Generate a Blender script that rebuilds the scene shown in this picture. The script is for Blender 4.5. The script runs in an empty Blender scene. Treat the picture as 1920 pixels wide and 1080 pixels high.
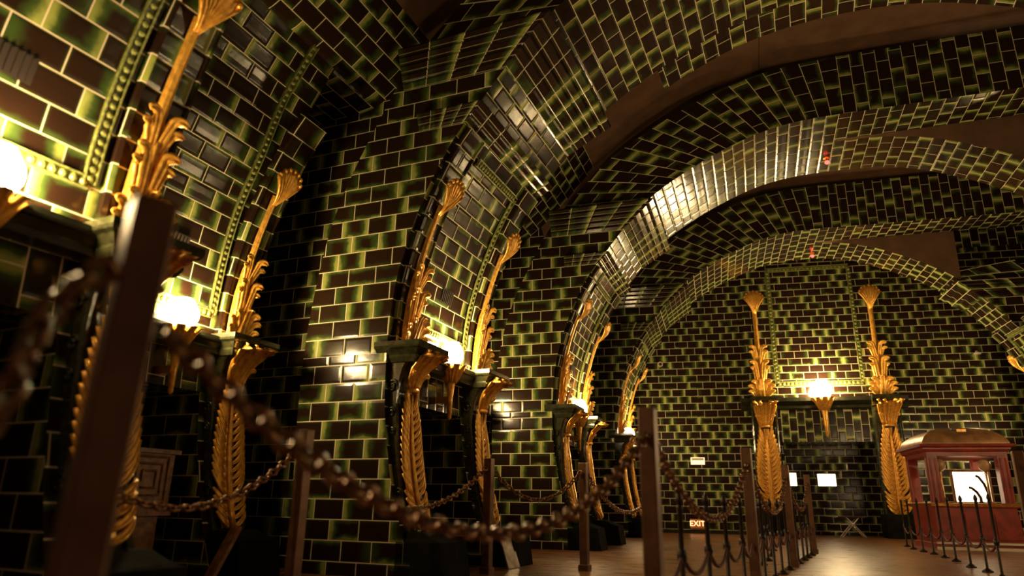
import bpy, math, random
import numpy as np
from mathutils import Matrix, Vector
random.seed(7)
K = 1.25                      # all lengths below are in survey units; one unit is 1.25 m
SC = bpy.context.scene
COL = SC.collection
EYE = 0.571                   # camera height above the floor

# ------------------------------------------------------------------ camera, world, exposure
def look(pitch, roll):
    F = Vector((0, math.cos(pitch), math.sin(pitch))); R0 = Vector((1, 0, 0)); U0 = R0.cross(F)
    R = math.cos(roll)*R0 + math.sin(roll)*U0; U = -math.sin(roll)*R0 + math.cos(roll)*U0
    return R, U, F
R_, U_, F_ = look(.2993, .015)
cd = bpy.data.cameras.new('camera'); cam = bpy.data.objects.new('camera', cd); COL.objects.link(cam)
cd.sensor_width = 36; cd.lens = 1306.2/1920*36; cd.clip_start = .05; cd.clip_end = 200
M = Matrix((R_, U_, -F_)).transposed().to_4x4(); M.translation = Vector((0, 0, EYE*K)); cam.matrix_world = M
cd.dof.use_dof = True; cd.dof.focus_distance = 8.5*K; cd.dof.aperture_fstop = 0.9
SC.camera = cam
W = bpy.data.worlds.new('world'); SC.world = W; W.use_nodes = True
W.node_tree.nodes['Background'].inputs[0].default_value = (.9, .55, .3, 1)
W.node_tree.nodes['Background'].inputs[1].default_value = 0.03
SC.view_settings.view_transform = 'Standard'; SC.view_settings.look = 'None'
SC.view_settings.gamma = 1; SC.view_settings.use_curve_mapping = False
SC.view_settings.exposure = 1.75
LAMP_W = 34.0                 # watts of one sconce bulb
GLOBE = 66.0                  # glow of a glass globe
WARM = (1.0, .60, .27)

# ------------------------------------------------------------------ node helpers and materials
class NT:
    def __init__(s, name):
        s.m = bpy.data.materials.new(name); s.m.use_nodes = True; s.t = s.m.node_tree
        s.b = s.t.nodes['Principled BSDF']
    def n(s, typ, **kw):
        x = s.t.nodes.new(typ)
        for k, v in kw.items(): setattr(x, k, v)
        return x
    def link(s, a, b): s.t.links.new(a, b)
    def val(s, sock, v):
        if hasattr(v, 'is_output') or isinstance(v, bpy.types.NodeSocket): s.link(v, sock)
        else: sock.default_value = v
    def math(s, op, a, b=0.0, c=0.0, clamp=False):
        x = s.n('ShaderNodeMath', operation=op, use_clamp=clamp)
        s.val(x.inputs[0], a); s.val(x.inputs[1], b)
        if len(x.inputs) > 2: s.val(x.inputs[2], c)
        return x.outputs[0]
    def smooth(s, v, a, b, x=0.0, y=1.0):
        r = s.n('ShaderNodeMapRange', interpolation_type='SMOOTHSTEP')
        s.val(r.inputs[0], v); r.inputs[1].default_value = a; r.inputs[2].default_value = b
        s.val(r.inputs[3], x); s.val(r.inputs[4], y)
        return r.outputs[0]
    def mix(s, f, a, b):
        x = s.n('ShaderNodeMix', data_type='RGBA')
        s.val(x.inputs[0], f); s.val(x.inputs[6], a); s.val(x.inputs[7], b)
        return x.outputs[2]
    def xyz(s, a, b, c=0.0):
        x = s.n('ShaderNodeCombineXYZ'); s.val(x.inputs[0], a); s.val(x.inputs[1], b); s.val(x.inputs[2], c); return x.outputs[0]

def simple(name, col, rough=.5, metal=0.0, noise=0.0, scale=12, bump=0.0, spec=.5):
    t = NT(name); b = t.b
    b.inputs['Base Color'].default_value = (*col, 1); b.inputs['Roughness'].default_value = rough
    b.inputs['Metallic'].default_value = metal; b.inputs['Specular IOR Level'].default_value = spec
    if noise or bump:
        tc = t.n('ShaderNodeTexCoord'); nz = t.n('ShaderNodeTexNoise'); nz.inputs['Scale'].default_value = scale
        nz.inputs['Detail'].default_value = 5; t.link(tc.outputs['Object'], nz.inputs['Vector'])
        if noise:
            f = t.smooth(nz.outputs[0], .3, .7)
            d = tuple(c*(1-noise) for c in col) + (1,); l = tuple(min(1, c*(1+noise)) for c in col) + (1,)
            t.link(t.mix(f, d, l), b.inputs['Base Color'])
        if bump:
            bp = t.n('ShaderNodeBump'); bp.inputs['Strength'].default_value = bump; bp.inputs['Distance'].default_value = .02
            t.link(nz.outputs[0], bp.inputs['Height']); t.link(bp.outputs[0], b.inputs['Normal'])
    return t.m

TW, TH = .2874, .16
def tile_material(name, dark, green, bright, grout, amount=1.0, gw=.0030):
    t = NT(name); b = t.b
    uv = t.n('ShaderNodeUVMap'); uv.uv_map = 'UVMap'
    sp = t.n('ShaderNodeSeparateXYZ'); t.link(uv.outputs[0], sp.inputs[0])
    V = t.math('DIVIDE', t.math('SUBTRACT', sp.outputs[1], .1008), TH)
    row = t.math('FLOOR', V); fy = t.math('FRACT', V)
    wr = t.n('ShaderNodeTexWhiteNoise', noise_dimensions='1D'); t.val(wr.inputs['W'], row)
    half = t.math('MULTIPLY', t.math('MODULO', t.math('ABSOLUTE', row), 2.0), .5)
    off = t.math('ADD', half, t.math('MULTIPLY', wr.outputs[0], .10))
    X = t.math('ADD', t.math('DIVIDE', sp.outputs[0], TW), off)
    col = t.math('FLOOR', X); fx = t.math('FRACT', X)
    cell = t.xyz(col, row, 0.0)
    w1 = t.n('ShaderNodeTexWhiteNoise', noise_dimensions='3D'); t.link(cell, w1.inputs['Vector'])
    w2 = t.n('ShaderNodeTexWhiteNoise', noise_dimensions='3D'); t.link(t.xyz(col, row, 7.3), w2.inputs['Vector'])
    s1 = t.n('ShaderNodeSeparateColor'); t.link(w1.outputs[1], s1.inputs[0])
    s2 = t.n('ShaderNodeSeparateColor'); t.link(w2.outputs[1], s2.inputs[0])
    # distances to the four edges, in units
    ex = t.math('MULTIPLY', fx, TW); ex2 = t.math('MULTIPLY', t.math('SUBTRACT', 1.0, fx), TW)
    ey = t.math('MULTIPLY', fy, TH); ey2 = t.math('MULTIPLY', t.math('SUBTRACT', 1.0, fy), TH)
    edge = t.math('MINIMUM', t.math('MINIMUM', ex, ex2), t.math('MINIMUM', ey, ey2))
    nz = t.n('ShaderNodeTexNoise'); nz.inputs['Scale'].default_value = 9; nz.inputs['Detail'].default_value = 3
    t.link(t.xyz(t.math('ADD', sp.outputs[0], t.math('MULTIPLY', s1.outputs[0], 9.0)), sp.outputs[1]), nz.inputs['Vector'])
    wob = t.math('MULTIPLY', t.math('SUBTRACT', nz.outputs[0], .5), .09)
    def side(d, rnd, lo, reach):
        k = t.smooth(rnd, lo, lo+.25)
        return t.math('MULTIPLY', t.smooth(t.math('ADD', d, wob), 0.0, reach, 1.0, 0.0), k)
    g = t.math('MAXIMUM', side(ex, s1.outputs[0], .50, .125), side(ex2, s1.outputs[1], .50, .125))
    g = t.math('MAXIMUM', g, t.math('MULTIPLY', side(ey, s1.outputs[2], .58, .06), .8))
    g = t.math('MAXIMUM', g, t.math('MULTIPLY', side(ey2, s2.outputs[0], .66, .06), .7))
    g = t.math('MAXIMUM', g, t.math('MULTIPLY', t.smooth(edge, 0.0, .02, 1.0, 0.0), .45))
    g = t.math('MULTIPLY', g, amount, clamp=True)
    c1 = t.mix(t.smooth(g, .0, .55), dark, green)
    c2 = t.mix(t.smooth(g, .5, 1.0), c1, bright)
    gm = t.smooth(edge, gw*.75, gw*1.35, 1.0, 0.0)
    t.link(t.mix(gm, c2, grout), b.inputs['Base Color'])
    t.link(t.mix(gm, (.16,)*3+(1,), (.6,)*3+(1,)), b.inputs['Roughness'])
    b.inputs['Specular IOR Level'].default_value = .26
    # pillowed glaze, each tile set at its own slight angle
    pil = t.smooth(edge, 0.0, .028)
    tilt = t.math('ADD', t.math('MULTIPLY', t.math('SUBTRACT', s2.outputs[1], .5), ex), t.math('MULTIPLY', t.math('SUBTRACT', s2.outputs[2], .5), ey))
    h = t.math('ADD', t.math('MULTIPLY', pil, .0035), t.math('MULTIPLY', tilt, .03))
    h = t.math('ADD', h, t.math('MULTIPLY', nz.outputs[0], .0018))
    bp = t.n('ShaderNodeBump'); bp.inputs['Strength'].default_value = .5; bp.inputs['Distance'].default_value = K
    t.link(h, bp.inputs['Height']); t.link(bp.outputs[0], b.inputs['Normal'])
    return t.m

TILE = tile_material('glazed_green_tile', (.020, .0095, .005, 1), (.040, .070, .015, 1), (.30, .34, .078, 1), (.90, .72, .52, 1))
RELIEF = simple('pale_green_relief', (.20, .22, .06), .25, 0, .35, 30, .3)
EDGE = simple('pale_edge_highlight', (.36, .32, .17), .2, 0, .3, 25)  # highlight on the glossy moulding edges, painted in as a pale colour
RULE = simple('dark_green_glaze', (.034, .034, .014), .15, 0, .4, 14, .1)
GOLD = simple('gilded_plaster', (.92, .43, .068), .32, .48, .28, 22, .25)
DARKGOLD = simple('worn_gilding', (.55, .22, .04), .4, .8, .35, 18, .3)
BLACKTILE = simple('black_green_glaze', (.018, .019, .009), .28, 0, .4, 10, .05)
PLASTER = simple('brown_plaster', (.125, .060, .028), .75, 0, .2, 3, .1)
POST = simple('brown_bronze_post', (.15, .066, .028), .42, .35, .3, 7, .12)
CHAINM = simple('brown_bronze_chain', (.22, .11, .05), .3, .8, .3, 30)
IRON = simple('dark_iron', (.035, .022, .016), .45, .6, .3, 20)
ROPE = simple('dark_red_rope', (.10, .022, .018), .7, 0, .3, 60, .3)
REDPAINT = simple('dark_red_paint', (.24, .032, .02), .32, 0, .25, 6, .05)
DOMEM = simple('brown_bronze_roof', (.30, .14, .055), .45, .25, .35, 5, .1)
BRASS = simple('brass', (.80, .42, .12), .28, .9, .2, 20)
TAN = simple('tan_glass', (.42, .24, .12), .35)
OAK = simple('carved_oak', (.22, .085, .022), .4, 0, .4, 16, .2)
CREAM = simple('cream_card', (.65, .56, .42), .6)
SILVER = simple('grey_board', (.55, .47, .40), .25, .3, .5, 5, .2)
BLACKSTONE = simple('black_stone', (.010, .010, .007), .9, 0, .3, 8, 0, .05)
DARK = simple('dark_grille_paint', (.02, .012, .008), .6)  # one even dark brown for the vent grille

def floor_material():
    t = NT('worn_brown_floor'); b = t.b
    tc = t.n('ShaderNodeTexCoord'); mp = t.n('ShaderNodeMapping'); mp.inputs['Rotation'].default_value = (0, 0, .25)
    t.link(tc.outputs['Object'], mp.inputs['Vector'])
    br = t.n('ShaderNodeTexBrick'); t.link(mp.outputs[0], br.inputs['Vector'])
    br.inputs['Scale'].default_value = 1; br.inputs['Brick Width'].default_value = 2.2; br.inputs['Row Height'].default_value = .2
    br.inputs['Mortar Size'].default_value = .004
    br.inputs['Color1'].default_value = (.36, .165, .068, 1); br.inputs['Color2'].default_value = (.23, .10, .041, 1); br.inputs['Mortar'].default_value = (.03, .014, .007, 1)
    st = t.n('ShaderNodeMapping'); st.inputs['Scale'].default_value = (1.5, 14, 1); t.link(mp.outputs[0], st.inputs['Vector'])
    nz = t.n('ShaderNodeTexNoise'); nz.inputs['Scale'].default_value = 1.4; nz.inputs['Detail'].default_value = 6; t.link(st.outputs[0], nz.inputs['Vector'])
    mul = t.n('ShaderNodeMix', data_type='RGBA', blend_type='MULTIPLY'); mul.inputs[0].default_value = .8
    t.link(br.outputs['Color'], mul.inputs[6]); t.link(t.mix(t.smooth(nz.outputs[0], .25, .75), (.45, .4, .38, 1), (1.25, 1.2, 1.1, 1)), mul.inputs[7])
    t.link(mul.outputs[2], b.inputs['Base Color'])
    t.link(t.smooth(nz.outputs[0], .2, .8, .22, .42), b.inputs['Roughness'])
    return t.m
FLOOR = floor_material()
def emit(name, col, strength):
    t = NT(name); t.b.inputs['Base Color'].default_value = (*col, 1)
    t.b.inputs['Emission Color'].default_value = (*col, 1); t.b.inputs['Emission Strength'].default_value = strength
    return t.m
GLASS = emit('lit_frosted_glass', (1, .72, .36), GLOBE)
PANEL = emit('backlit_panel', (1, .80, .50), .9)
SIGNGLOW = emit('glowing_cream_sign', (1, .68, .34), .55)  # plain cream plaque, no lamp; glow added so it reads bright
EXITM = emit('lit_orange_letters', (1, .50, .20), 1.0)
EXITB = emit('orange_sign_back', (.35, .10, .02), .10)
REDLED = emit('red_indicator', (1, .05, .04), 2.0)

# ------------------------------------------------------------------ mesh helpers (unit coordinates in, metres out)
class MB:
    def __init__(s): s.v = []; s.f = []; s.uv = []; s.mi = []
    def face(s, pts, uvs=None, m=0):
        i = len(s.v); s.v += [tuple(p) for p in pts]; s.f.append(tuple(range(i, i+len(pts))))
        s.uv.append(uvs or [(0, 0)]*len(pts)); s.mi.append(m)
    def grid(s, rows, closed=False, m=0, cap=False):
        i = len(s.v); n = len(rows[0])
        for r in rows: s.v += [tuple(p) for p in r]
        for a in range(len(rows)-1):
            for b in range(n if closed else n-1):
                c = (b+1) % n
                s.f.append((i+a*n+b, i+a*n+c, i+(a+1)*n+c, i+(a+1)*n+b)); s.uv.append([(0, 0)]*4); s.mi.append(m)
        if cap:
            s.f.append(tuple(i+b for b in range(n))[::-1]); s.uv.append([(0, 0)]*n); s.mi.append(m)
            j = i+(len(rows)-1)*n
            s.f.append(tuple(j+b for b in range(n))); s.uv.append([(0, 0)]*n); s.mi.append(m)
    def box(s, c, d, rot=0.0, m=0, taper=1.0):
        x, y, z = [q/2 for q in d]; cr, sr = math.cos(rot), math.sin(rot); rows = []
        for zz, k in ((-z, 1), (z, taper)):
            rows.append([(c[0]+cr*a*k-sr*b*k, c[1]+sr*a*k+cr*b*k, c[2]+zz) for a, b in ((-x, -y), (x, -y), (x, y), (-x, y))])
        s.grid(rows, True, m, True)
    def tube(s, path, r, n=8, m=0, cap=True, closed=False):
        P = [Vector(p) for p in path]; rows = []; L = len(P)
        for i, p in enumerate(P):
            t = (P[(i+1) % L]-P[i-1]) if closed else (P[min(i+1, L-1)]-P[max(i-1, 0)])
            t.normalize(); a = t.cross(Vector((0, 0, 1)))
            if a.length < .05: a = t.cross(Vector((1, 0, 0)))
            a.normalize(); b = t.cross(a); rr = r[i] if isinstance(r, (list, tuple)) else r
            rows.append([p+a*rr*math.cos(2*math.pi*k/n)+b*rr*math.sin(2*math.pi*k/n) for k in range(n)])
        if closed: rows.append(rows[0])
        s.grid(rows, True, m, cap and not closed)
    def lathe(s, prof, c=(0, 0, 0), n=16, m=0, lobes=0, amp=0.0):
        rows = []
        for r, z in prof:
            row = []
            for k in range(n):
                t = 2*math.pi*k/n; q = r*(1+amp*math.cos(lobes*t)) if lobes else r
                row.append((c[0]+q*math.cos(t), c[1]+q*math.sin(t), c[2]+z))
            rows.append(row)
        s.grid(rows, True, m, True)
    def obj(s, name, mat, parent=None, smooth=False, origin=None, flip=False):
        o3 = Vector(origin) if origin is not None else Vector((0, 0, 0))
        me = bpy.data.meshes.new(name)
        me.from_pydata([tuple((Vector(p)-o3)*K) for p in s.v], [], s.f)
        l = me.uv_layers.new(name='UVMap'); k = 0
        for f, uvs in zip(me.polygons, s.uv):
            for q, li in enumerate(f.loop_indices): l.data[li].uv = uvs[q]
        for mm in (mat if isinstance(mat, (list, tuple)) else [mat]): me.materials.append(mm)
        me.polygons.foreach_set('material_index', s.mi)
        if smooth: me.polygons.foreach_set('use_smooth', [True]*len(s.f))
        me.update()
        o = bpy.data.objects.new(name, me); COL.objects.link(o)
        if origin is not None: o.location = o3*K
        if parent: o.parent = parent
        return o
def tag(o, label=None, cat=None, group=None, kind=None):
    if label: o['label'] = label
    if cat: o['category'] = cat
    if group: o['group'] = group
    if kind: o['kind'] = kind
    return o
def empty(name, loc=(0, 0, 0), rz=0.0, label=None, cat=None, group=None, sx=1):
    o = bpy.data.objects.new(name, None); COL.objects.link(o); o.empty_display_size = .1
    o.location = Vector(loc)*K; o.rotation_euler = (0, 0, rz); o.scale = (sx, 1, 1)
    return tag(o, label, cat, group)
def struct(o, frame=None):
    o['kind'] = 'structure'
    if frame: o.location = Vector(frame[0])*K; o.rotation_euler = (0, 0, frame[1])
    return o
def dup(root, frame, label, group=None, sx=1):
    r = root.copy(); COL.objects.link(r); r['label'] = label
    if group: r['group'] = group
    r.location = Vector(frame[0])*K; r.rotation_euler = (0, 0, frame[1]); r.scale = (sx, 1, 1)
    for ch in list(root.children):
        c = ch.copy(); COL.objects.link(c); c.parent = r
        for g in list(ch.children):
            d = g.copy(); COL.objects.link(d); d.parent = c
    return r

# ------------------------------------------------------------------ the plan of the hall
def frame(a, r, u0, du=0.0, dv=0.0):
    d = Vector((math.cos(a), math.sin(a), 0)); n = Vector((-math.sin(a), math.cos(a), 0))
    return (d*(u0+du)+n*(r+dv), a)
C_ = .16
PA = {2: (-.3946, 31.204*C_, -3.23), 3: (-.3291, 58.22*C_, -2.57), 4: (-.28, 84.75*C_, -1.82)}
FR = {k: frame(*PA[k]) for k in PA}
_p = frame(*PA[2], du=-.05, dv=-2.42)[0]; _a1 = -.455
FR[1] = (_p-Vector((-math.sin(_a1), math.cos(_a1), 0))*1.8, _a1)
END = (frame(-.2457, 102.88*C_, 0.0)[0], -.2457)
def P2W(fr, u, v, z):
    a = fr[1]; return fr[0]+Vector((math.cos(a)*u-math.sin(a)*v, math.sin(a)*u+math.cos(a)*v, z))

# profile of the pier face and of the outer edge of its rib: (inward offset, height)
PROF = [(.38, 0), (.27, .28), (.15, .62), (.075, .95), (.02, 1.3), (.0, 1.7), (0, 1.9), (.03, 2.31), (.10, 2.65), (.21, 3.0), (.36, 3.36), (.54, 3.69),
        (.80, 4.03), (1.12, 4.42), (1.47, 4.79), (1.94, 5.10), (2.45, 5.36), (3.0, 5.57), (3.55, 5.67), (4.1, 5.69)]
OUTP = [(-.80, 0), (-.87, 1.2), (-.87, 1.8), (-.82, 2.4), (-.72, 2.97), (-.59, 3.38), (-.45, 3.7), (-.3, 4.0), (-.10, 4.38), (.14, 4.72), (.42, 5.02),
        (.87, 5.47), (1.55, 5.90), (2.15, 6.2), (2.77, 6.43), (3.35, 6.55), (4.1, 6.59)]
PROFB = [(.38, 0), (.27, .28), (.15, .62), (.075, .95), (.02, 1.3), (.0, 1.7), (0, 1.9), (.03, 2.31), (.07, 2.65), (.16, 3.05), (.33, 3.5), (.48, 3.95), (.63, 4.23), (.80, 4.5), (1.02, 4.82), (1.3, 5.15)]
def spline(pts, n=5):
    P = [Vector((p[0], p[1], 0)) for p in pts]; P = [2*P[0]-P[1]]+P+[2*P[-1]-P[-2]]; out = []
    for i in range(1, len(P)-2):
        for k in range(n):
            t = k/n
            q = .5*((2*P[i])+(P[i+1]-P[i-1])*t+(2*P[i-1]-5*P[i]+4*P[i+1]-P[i+2])*t*t+(3*P[i]-P[i-1]-3*P[i+1]+P[i+2])*t**3)
            out.append((q.x, q.y))
    out.append(pts[-1]); return out
SP, SO, SB = spline(PROF), spline(OUTP), spline(PROFB)
def at_z(sp, z): return float(np.interp(z, [p[1] for p in sp], [p[0] for p in sp]))
def clip(sp, z0, z1):
    mid = [p for p in sp if z0+1e-4 < p[1] < z1-1e-4]
    return [(at_z(sp, z0), z0)]+mid+[(at_z(sp, z1), z1)]
def arc(pts):
    s = [0.0]
    for a, b in zip(pts, pts[1:]): s.append(s[-1]+math.hypot(b[0]-a[0], b[1]-a[1]))
    return s
def vrow(z): return z if z < 1.7808 else z+.08
BREAKS = [1.7008, 1.7808]

def sweep(mb, pts, v0, v1, V0=None, flip=False, m=0, nv=1):
    """a profile in the (u, z) plane run along v, tiled"""
    s = arc(pts); V0 = pts[0][1] if V0 is None else V0
    for i in range(len(pts)-1):
        (a, za), (b, zb) = pts[i], pts[i+1]; Va, Vb = V0+s[i], V0+s[i+1]
        mb.face([(a, v0, za), (a, v1, za), (b, v1, zb), (b, v0, zb)], [(v0, Va), (v1, Va), (v1, Vb), (v0, Vb)], m)
def facing(mb, lo, hi, v, z0, z1, step=.12, row=vrow, m=0):
    """plane v=const between the curves u=lo(z) and u=hi(z)"""
    zs = sorted(set([z0, z1]+[z for z in BREAKS if z0 < z < z1]+list(np.arange(z0+step, z1-.01, step))))
    for a, b in zip(zs, zs[1:]):
        e = 1e-5
        mb.face([(lo(a), v, a), (hi(a), v, a), (hi(b), v, b), (lo(b), v, b)], [(lo(a), row(a+e)), (hi(a), row(a+e)), (hi(b), row(b-e)), (lo(b), row(b-e))], m)
V_OP = (.38, 1.42); Z_OP = 1.40; D_OP = -1.05

def pier_lower(mb, sp, depth, ztop, lo=None, front=True, back=True):
    hi = lambda z: at_z(sp, z); lo = lo or (lambda z: at_z(SO, z))
    if front: facing(mb, lo, hi, 0.0, 0.0, ztop)
    if back: facing(mb, lo, hi, depth, 0.0, ztop)
    # face towards the hall: two side strips, the part above the opening, and the opening itself
    low = clip(sp, 0, Z_OP)
    sweep(mb, low, 0, V_OP[0]); sweep(mb, low, V_OP[1], depth)
    a = clip(sp, Z_OP, 1.7008)
    for i in range(len(a)-1):      # upright lintel tiles
        (u0, z0), (u1, z1) = a[i], a[i+1]
        mb.face([(u0, 0, z0), (u0, depth, z0), (u1, depth, z1), (u1, 0, z1)], [(z0+.1, 0), (z0+.1, depth), (z1+.1, depth), (z1+.1, 0)])
    sweep(mb, clip(sp, 1.7008, 1.7808), 0, depth, 1.7008); sweep(mb, clip(sp, 1.7808, ztop), 0, depth, 1.8608)
    for v in V_OP:
        facing(mb, lambda z: D_OP, hi, v, 0, Z_OP)
    mb.face([(D_OP, V_OP[0], Z_OP), (D_OP, V_OP[1], Z_OP), (hi(Z_OP), V_OP[1], Z_OP), (hi(Z_OP), V_OP[0], Z_OP)], [(V_OP[0], -1), (V_OP[1], -1), (V_OP[1], .1), (V_OP[0], .1)])
    zs = [0, Z_OP]; mb.face([(D_OP, V_OP[0], 0), (D_OP, V_OP[1], 0), (D_OP, V_OP[1], Z_OP), (D_OP, V_OP[0], Z_OP)], [(V_OP[0], 0), (V_OP[1], 0), (V_OP[1], Z_OP), (V_OP[0], Z_OP)])

Z_M = 4.70
def resample(pts, n):
    s = arc(pts); t = np.linspace(0, s[-1], n)
    return list(zip(np.interp(t, s, [p[0] for p in pts]), np.interp(t, s, [p[1] for p in pts])))
UFLAT = 12.0
def rib_face(mb, v, depth_axis=None, mirror=None, inner_only=None):
    n = 46
    inn = resample(clip(SP, Z_M, 5.69), n); out = resample(clip(SO, Z_M, 6.59), n)
    inn += [(u, 5.69) for u in np.arange(4.4, UFLAT+.1, .4)]; out += [(u, 6.59) for u in np.arange(4.4, UFLAT+.1, .4)]
    mid = [((a[0]+b[0])/2, (a[1]+b[1])/2) for a, b in zip(inn, out)]; s = arc(inn)
    for i in range(len(inn)-1):
        L0 = math.hypot(inn[i][0]-out[i][0], inn[i][1]-out[i][1]); L1 = math.hypot(inn[i+1][0]-out[i+1][0], inn[i+1][1]-out[i+1][1])
        mb.face([(inn[i][0], v, inn[i][1]), (inn[i+1][0], v, inn[i+1][1]), (out[i+1][0], v, out[i+1][1]), (out[i][0], v, out[i][1])],
                [(0, s[i]), (0, s[i+1]), (L1, s[i+1]), (L0, s[i])])
def moulding_bars(mb, z0, z1, prot, depth, sp, lo, n=3):
    """stepped cornice: front run, hall run, back run"""
    h = (z1-z0)/n; prof = [(0.0, z0, 0)]
    for i in range(n):
        p = prot*(i+1)/n; q = prot*i/n; a = z0+i*h
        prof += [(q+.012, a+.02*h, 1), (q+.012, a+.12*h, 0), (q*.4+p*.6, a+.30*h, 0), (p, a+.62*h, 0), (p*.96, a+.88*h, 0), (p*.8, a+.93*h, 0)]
    prof.append((0.0, z1, 0))
    for i in range(len(prof)-1):
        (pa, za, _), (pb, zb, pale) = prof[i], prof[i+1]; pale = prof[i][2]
        A = [(lo, -pa, za), (at_z(sp, za)+pa, -pa, za), (at_z(sp, za)+pa, depth+pa, za), (lo, depth+pa, za)]
        B = [(lo, -pb, zb), (at_z(sp, zb)+pb, -pb, zb), (at_z(sp, zb)+pb, depth+pb, zb), (lo, depth+pb, zb)]
        Va, Vb = .12+.13*i/len(prof), .12+.13*(i+1)/len(prof)
        for q in range(3):
            l = [0, 1.2, 3.0, 4.2]
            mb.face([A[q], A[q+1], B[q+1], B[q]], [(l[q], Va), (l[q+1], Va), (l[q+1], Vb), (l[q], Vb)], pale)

def build_pier(fr, depth, axis, ledge, right=True, sx=1):
    mb = MB(); pier_lower(mb, SP, depth, Z_M)
    struct(mb.obj('wall_pier', TILE), fr)
    mb = MB(); rib_face(mb, 0.0)
    soffit = clip(SP, Z_M, 5.69)
    sweep(mb, soffit, 0, depth)
    s0 = Z_M+arc(soffit)[-1]
    flat = [(4.1, 5.69), (UFLAT, 5.69)]
    sweep(mb, flat, 0, .74, s0)                                  # straight beam along the front
    back = resample([(2*axis-u, z) for u, z in clip(SP, Z_M, 5.69)][::-1], 30)
    back = [(4.1, 5.69)]+[p for p in back if p[0] > 4.12]
    sweep(mb, back, .80, depth, s0)                              # the arch behind it comes down on the right
    if ledge:
        L = clip(SP, 5.2, 5.69); sweep(mb, L, depth, depth+ledge, 1.0); sweep(mb, back, depth, depth+ledge, 1.0+arc(L)[-1])
    rib_face(mb, depth+.001)
    struct(mb.obj('wall_arch', TILE), fr)
    mb = MB()                                                    # plaster lunette between beam and arch
    for a, b in zip(back, back[1:]):
        mb.face([(a[0], .80, a[1]), (b[0], .80, b[1]), (b[0], .76, 5.70), (a[0], .76, 5.70)])
    mb.face([(4.1, .74, 5.69), (UFLAT, .74, 5.69), (UFLAT, .8, 5.72), (4.1, .8, 5.72)])
    struct(mb.obj('ceiling_lunette', PLASTER), fr)
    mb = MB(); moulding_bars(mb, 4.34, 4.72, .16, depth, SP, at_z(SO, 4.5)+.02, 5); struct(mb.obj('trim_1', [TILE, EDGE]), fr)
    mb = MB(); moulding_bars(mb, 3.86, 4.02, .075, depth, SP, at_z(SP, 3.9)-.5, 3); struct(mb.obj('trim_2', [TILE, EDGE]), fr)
    if right:                                                    # far leg of the arch
        mb = MB(); g = lambda z: 2*axis-at_z(SP, z); h = lambda z: 2*axis-at_z(SO, z)
        facing(mb, g, h, .80, 0, Z_M); facing(mb, g, h, depth, 0, Z_M)
        inn = [(2*axis-u, z) for u, z in clip(SP, 0, Z_M)]; sweep(mb, inn, .80, depth)
        inn = resample(clip(SP, Z_M, 5.60), 30); out = resample(clip(SO, Z_M, 6.5), 30); s = arc(inn)
        for i in range(29):
            mb.face([(2*axis-inn[i][0], .8, inn[i][1]), (2*axis-out[i][0], .8, out[i][1]), (2*axis-out[i+1][0], .8, min(5.69, out[i+1][1])), (2*axis-inn[i+1][0], .8, inn[i+1][1])],
                    [(0, s[i]), (.9, s[i]), (.9, s[i+1]), (0, s[i+1])]) if out[i][1] < 5.05 else None
        struct(mb.obj('wall_right_pier', TILE), fr)
        mb = MB(); prof = [(0, 4.36), (.05, 4.37), (.05, 4.46), (.09, 4.48), (.09, 4.58), (.13, 4.6), (.13, 4.70), (0, 4.72)]
        for (pa, za), (pb, zb) in zip(prof, prof[1:]):
            A = [(2*axis-at_z(SO, za), .8-pa, za), (g(za)-pa, .8-pa, za), (g(za)-pa, depth+pa, za)]; B = [(2*axis-at_z(SO, zb), .8-pb, zb), (g(zb)-pb, .8-pb, zb), (g(zb)-pb, depth+pb, zb)]
            for q in range(2): mb.face([A[q], A[q+1], B[q+1], B[q]], [(q*1.2, .12+za-4.36), (q*1.2+1, .12+za-4.36), (q*1.2+1, .12+zb-4.36), (q*1.2, .12+zb-4.36)])
        struct(mb.obj('trim_3', TILE), fr)

build_pier(FR[1], 1.8, 3.95, 0, right=False)
build_pier(FR[2], 1.8, 3.97, .4)
build_pier(FR[3], 1.8, 4.12, 0)
build_pier(FR[4], 1.8, 3.95, 0)

# bays between the piers: set-back wall, transverse return, tiled haunch, plaster vault
VTILE = [(-1.25, 4.34), (-1.15, 4.40), (-.58, 4.44), (-.28, 4.62), (-.02, 4.86), (.22, 5.12), (.60, 5.55)]
VPLAST = [(.60, 5.55), (.95, 5.82), (1.55, 6.2), (2.2, 6.48), (3.0, 6.62), (4.1, 6.68), (12.0, 6.68)]
for k, v0 in ((2, -2.75), (3, -2.75), (4, -2.75), (5, 0)):
    if k < 5: fr = FR[k]; v1 = .30
    else: fr = FR[4]; v0, v1 = 1.8, 4.2
    mb = MB(); vt = VTILE[:5]+[(.12, 5.02)] if k == 2 else VTILE; vp = ([(.12, 5.02), (.4, 5.36)] if k == 2 else [])+VPLAST
    sweep(mb, [(-2.45, 0), (-2.45, 4.34), (-1.25, 4.34)], v0, v1); sweep(mb, spline(vt, 4), v0, v1)
    if k < 5: facing(mb, lambda z: -2.45, lambda z: at_z(SO, z)+.05, .30, 0, 4.9)
    struct(mb.obj('wall_left', TILE), fr)
    mb = MB(); sweep(mb, spline(vp, 4), v0, v1+ (.0 if k < 5 else .6))
    oo = clip(SO, 4.3, 6.59)+[(12.0, 6.59)]
    for (a, za), (b, zb) in zip(oo, oo[1:]): mb.face([(a, v1-.01, za-.04), (b, v1-.01, zb-.04), (b-.25, v1-.01, zb+.9), (a-.25, v1-.01, za+.9)])
    struct(mb.obj('ceiling', PLASTER), fr)

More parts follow.
